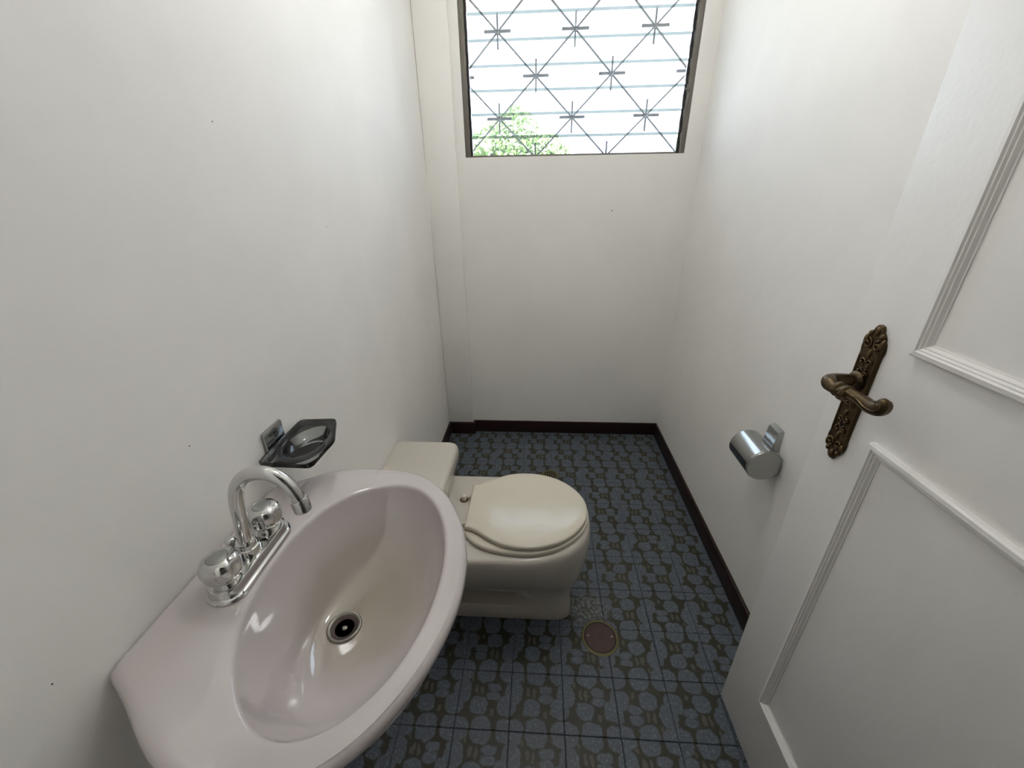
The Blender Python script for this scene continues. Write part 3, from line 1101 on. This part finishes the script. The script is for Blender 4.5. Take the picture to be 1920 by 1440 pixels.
def moulding(y0, y1, z0, z1):
    """four mitred strips with a stepped profile, outer rectangle y0..y1, z0..z1; profile: (inset, height)"""
    pr = [(0.0, 0.0), (0.0, 0.0075), (0.0025, 0.0105), (0.0085, 0.0112), (0.0105, 0.0088), (0.0125, 0.0088), (0.0145, 0.0062), (0.0165, 0.0062), (0.0195, 0.0022), (0.0215, 0.0018), (0.0215, 0.0)]
    cor = [(y0, z0, 1, 1), (y1, z0, -1, 1), (y1, z1, -1, -1), (y0, z1, 1, -1)]
    for i in range(4):
        a, b = cor[i], cor[(i + 1) % 4]
        r0 = [(DOORX - h + 0.0002, a[0] + a[2] * s, a[1] + a[3] * s) for s, h in pr]
        r1 = [(DOORX - h + 0.0002, b[0] + b[2] * s, b[1] + b[3] * s) for s, h in pr]
        n = len(pr)
        fs = [(j, j + 1, n + j + 1, n + j) for j in range(n - 1)] + [(0, n, 2 * n - 1, n - 1), tuple(range(n)), tuple(range(2 * n - 1, n - 1, -1))]
        dp(link('moulding', r0 + r1, fs, 'door', None, 25))


moulding(-0.461, -0.005, 1.101, 1.93)
moulding(-0.461, -0.005, 0.222, 0.951)

# handle set
PY, PZ0, PZ1 = 0.0615, 0.872, 1.124
hs = empty('handle_set', (DOORX, PY, 1.0))
hs['label'] = 'antique bronze lever handle on an ornate long plate'
PH = 0.0225


def plate_half():
    """half outline (halfwidth, z) from bottom tip to top tip with lobed ends"""
    H = (PZ1 - PZ0) / 2
    end = [(0.0, 0.0), (0.0055, 0.0015), (0.0085, 0.006), (0.0095, 0.0105), (0.0130, 0.0135), (0.0165, 0.0185), (0.0178, 0.0235), (0.0205, 0.0275), (0.0225, 0.034), (0.0230, 0.041), (0.0215, 0.047), (0.0212, 0.055)]
    lo = [(h, PZ0 + z) for h, z in end]
    hi = [(h, PZ1 - z) for h, z in reversed(end)]
    return lo + hi


hf = plate_half()
pout = [(PY + h, z) for h, z in hf] + [(PY - h, z) for h, z in reversed(hf[1:-1])]


def pring(k, x):
    cz = (PZ0 + PZ1) / 2
    out = []
    for y, z in pout:
        dy, dz = y - PY, z - cz
        out.append((x, PY + dy * k, cz + dz * (1 - (1 - k) * 0.18)))
    return out


pv, pf = loft([pring(1.0, DOORX + 0.0003), pring(1.0, DOORX - 0.002), pring(0.93, DOORX - 0.0045), pring(0.80, DOORX - 0.0055), pring(0.72, DOORX - 0.0042), pring(0.68, DOORX - 0.0042)])
plate = link('plate', pv, pf, 'bronze', None, 30)


def scroll(cy, cz, r, a0, turns, s, rad=0.0017, n=20):
    pts = []
    for i in range(n + 1):
        f = i / n
        t = a0 + s * turns * 2 * PI * f
        rr = r * (1 - 0.72 * f)
        pts.append((DOORX - 0.0050 - 0.0012 * f, cy + rr * math.cos(t), cz + rr * math.sin(t)))
    return merge([tube(pts, [rad] * n + [rad * 0.8], 8), lathe([(0.0002, 0.0012), (0.0016, 0.0006), (0.0021, -0.0008), (0.0016, -0.0018), (0.0002, -0.0024)], 10, (DOORX - 0.0062, pts[-1][1], pts[-1][2]), 'X')])


def leafbump(cy, cz, ry, rz):
    vs_, fs = [], []
    rings_ = []
    for i in range(5):
        t = PI / 2 * i / 4.2
        rings_.append([(DOORX - 0.0035 - 0.0042 * math.sin(t), cy + ry * math.cos(t) * math.cos(2 * PI * j / 12), cz + rz * math.cos(t) * math.sin(2 * PI * j / 12)) for j in range(12)])
    return loft(rings_)


def orn(name, geo):
    o = link(name, *geo, 'bronze_worn_lit', None, 60)
    o.parent = plate
    return o


def scroll_group(z0, up):
    """acanthus scrolls at one end of the plate; up = +1 towards the top"""
    for s in (-1, 1):
        orn('scroll', scroll(PY + s * 0.0100, z0 + up * 0.0, 0.0088, PI / 2 * up if s > 0 else PI / 2 * up, 1.1, s * up))
        orn('scroll', scroll(PY + s * 0.0072, z0 - up * 0.030, 0.0068, -PI / 2 * up, 1.0, -s * up, 0.0015))
        orn('scroll', scroll(PY + s * 0.0066, z0 - up * 0.048, 0.0058, PI / 2 * up, 1.0, s * up, 0.0015))
        orn('leaf_relief', leafbump(PY + s * 0.0165, z0 + up * 0.004, 0.0045, 0.010))
        orn('leaf_relief', leafbump(PY + s * 0.0115, z0 + up * 0.016, 0.0042, 0.0055))
    orn('leaf_relief', leafbump(PY, z0 + up * 0.022, 0.0050, 0.0085))
    orn('leaf_relief', leafbump(PY, z0 - up * 0.016, 0.0040, 0.0085))
    orn('leaf_relief', leafbump(PY, z0 - up * 0.062, 0.0030, 0.0065))


scroll_group(PZ1 - 0.033, 1)
scroll_group(PZ0 + 0.033, -1)
for s in (-1, 1):
    orn('scroll', scroll(PY + s * 0.006, 0.985, 0.0065, PI / 2, 1.0, s, 0.0012))
    orn('bead', tube([(DOORX - 0.0052, PY + s * 0.0175, PZ0 + 0.055), (DOORX - 0.0052, PY + s * 0.0175, PZ1 - 0.055)], 0.0012, 8))
kh = merge([lathe([(0.0035, -0.0045), (0.0035, -0.0052), (0.003, -0.0056)], 14, (DOORX, PY, 0.9485), 'X')])
o = link('keyhole', *kh, 'keyhole_shade'); o.parent = plate
bm = bmesh.new(); add_box(bm, (DOORX - 0.0056, PY - 0.0016, 0.932), (DOORX - 0.004, PY + 0.0016, 0.948))
o = from_bm('keyhole_slot', bm, 'keyhole_shade'); o.parent = plate
plate.parent = hs
plate.matrix_parent_inverse = Matrix.Translation(-Vector(hs.location))
# lever: rose, stem out from the plate, then the arm along the door towards the hinges
SZ = 1.026
rose = link('rose', *lathe([(0.0165, -0.003), (0.0165, -0.008), (0.0135, -0.0115), (0.0105, -0.013)], 24, (DOORX, PY + 0.004, SZ), 'X'), 'bronze', None, 40)
stem = spline([(DOORX - 0.006, PY + 0.006, SZ), (DOORX - 0.026, PY + 0.008, SZ + 0.001), (DOORX - 0.042, PY + 0.008, SZ + 0.001), (DOORX - 0.052, PY + 0.001, SZ), (DOORX - 0.055, PY - 0.012, SZ - 0.002), (DOORX - 0.054, PY - 0.028, SZ - 0.003),
               (DOORX - 0.053, PY - 0.043, SZ + 0.000), (DOORX - 0.052, PY - 0.058, SZ + 0.002), (DOORX - 0.051, PY - 0.073, SZ + 0.002), (DOORX - 0.050, PY - 0.088, SZ + 0.001), (DOORX - 0.049, PY - 0.101, SZ + 0.005), (DOORX - 0.049, PY - 0.105, SZ + 0.013), (DOORX - 0.049, PY - 0.099, SZ + 0.018)], 5)
RT = [(0, 0.0098), (5, 0.0095), (10, 0.0098), (14, 0.0112), (18, 0.0118), (22, 0.0095), (26, 0.0108), (30, 0.0100), (34, 0.0082), (38, 0.0080), (44, 0.0098), (50, 0.0112), (55, 0.0098), (60, 0.0055)]
lever = link('lever', *tube(stem, [interp(RT, i) for i in range(len(stem))], 16), 'bronze', None, 60)
fl = []
for i in range(7):
    a = 2 * PI * i / 7
    pts = []
    for j in range(30, 58):
        p = stem[j]; r = interp(RT, j) * 0.93
        b = a + (j - 30) * 0.05
        tng = (stem[min(j + 1, len(stem) - 1)] - stem[j - 1]).normalized()
        e1 = tng.cross(Vector((1, 0, 0))).normalized(); e2 = tng.cross(e1)
        pts.append(p + (e1 * math.cos(b) + e2 * math.sin(b)) * r)
    fl.append(tube(pts, 0.0013, 6))
flo = link('fluting', *merge(fl), 'bronze_worn_lit', None, 60)
flo.parent = lever
for yy, r_ in ((PY - 0.026, 0.0125), (PY - 0.041, 0.0130)):
    bd = link('bead_ring', *lathe([(r_ * 0.75, -0.006), (r_, -0.003), (r_ * 1.04, 0), (r_, 0.003), (r_ * 0.75, 0.006)], 20, (DOORX - 0.0535, yy, SZ - 0.001), 'Y'), 'bronze', None, 60)
    bd.parent = lever
orb = link('rosette', *lathe([(0.0085, 0.0), (0.0085, -0.004), (0.006, -0.0055), (0.0055, -0.0045), (0.0035, -0.0045), (0.002, -0.006)], 20, (DOORX - 0.062, PY - 0.043, SZ - 0.001), 'X'), 'bronze', None, 40)
orb.parent = lever
for o in (rose, lever):
    o.parent = hs
    o.matrix_parent_inverse = Matrix.Translation(-Vector(hs.location))
# hinges on the far edge
for z in (0.25, 1.05, 1.82):
    dp(link('hinge', *lathe([(0.007, -0.045), (0.0072, 0.0), (0.007, 0.045)], 14, (DOORX + 0.030, -0.588, z)), 'aluminium', None, 40))
PIV = Vector(door.location)
for o in DPARTS:
    place(o, door)
place(hs, door)
# swing the whole door a little about its free edge line: near part stands a touch closer to the wall
door.location = PIV + Vector((0.0, 0, 0))
door.rotation_euler = (0, 0, DOOR_ROT)
pe = Vector((DOORX, EDGE_Y, 0))
rot = Matrix.Rotation(DOOR_ROT, 3, 'Z')
shift = pe - (PIV + rot @ (pe - PIV))
door.location = PIV + shift


# ------------------------------------------------------------------ small nail heads and specks left in the plaster
SPECKS_LEFT = ((0.142, 1.425), (0.445, 1.245), (-0.109, 0.987), (-0.362, 0.855))
SPECK_BACK = (0.853, 1.216)
WL, WB = bpy.data.objects['wall_left'], bpy.data.objects['wall_back']
for y, z in SPECKS_LEFT:
    o = link('nail_head', *lathe([(0.0010, 0.0), (0.0008, 0.0005), (0.0004, 0.0007)], 8, (0, y, z), 'X'), 'clip', None, 50)
    o.parent = WL
o = link('nail_head', *lathe([(0.0026, 0.0), (0.0022, -0.0008), (0.0008, -0.0012)], 8, (SPECK_BACK[0], YB, SPECK_BACK[1]), 'Y'), 'clip', None, 50)
o.parent = WB
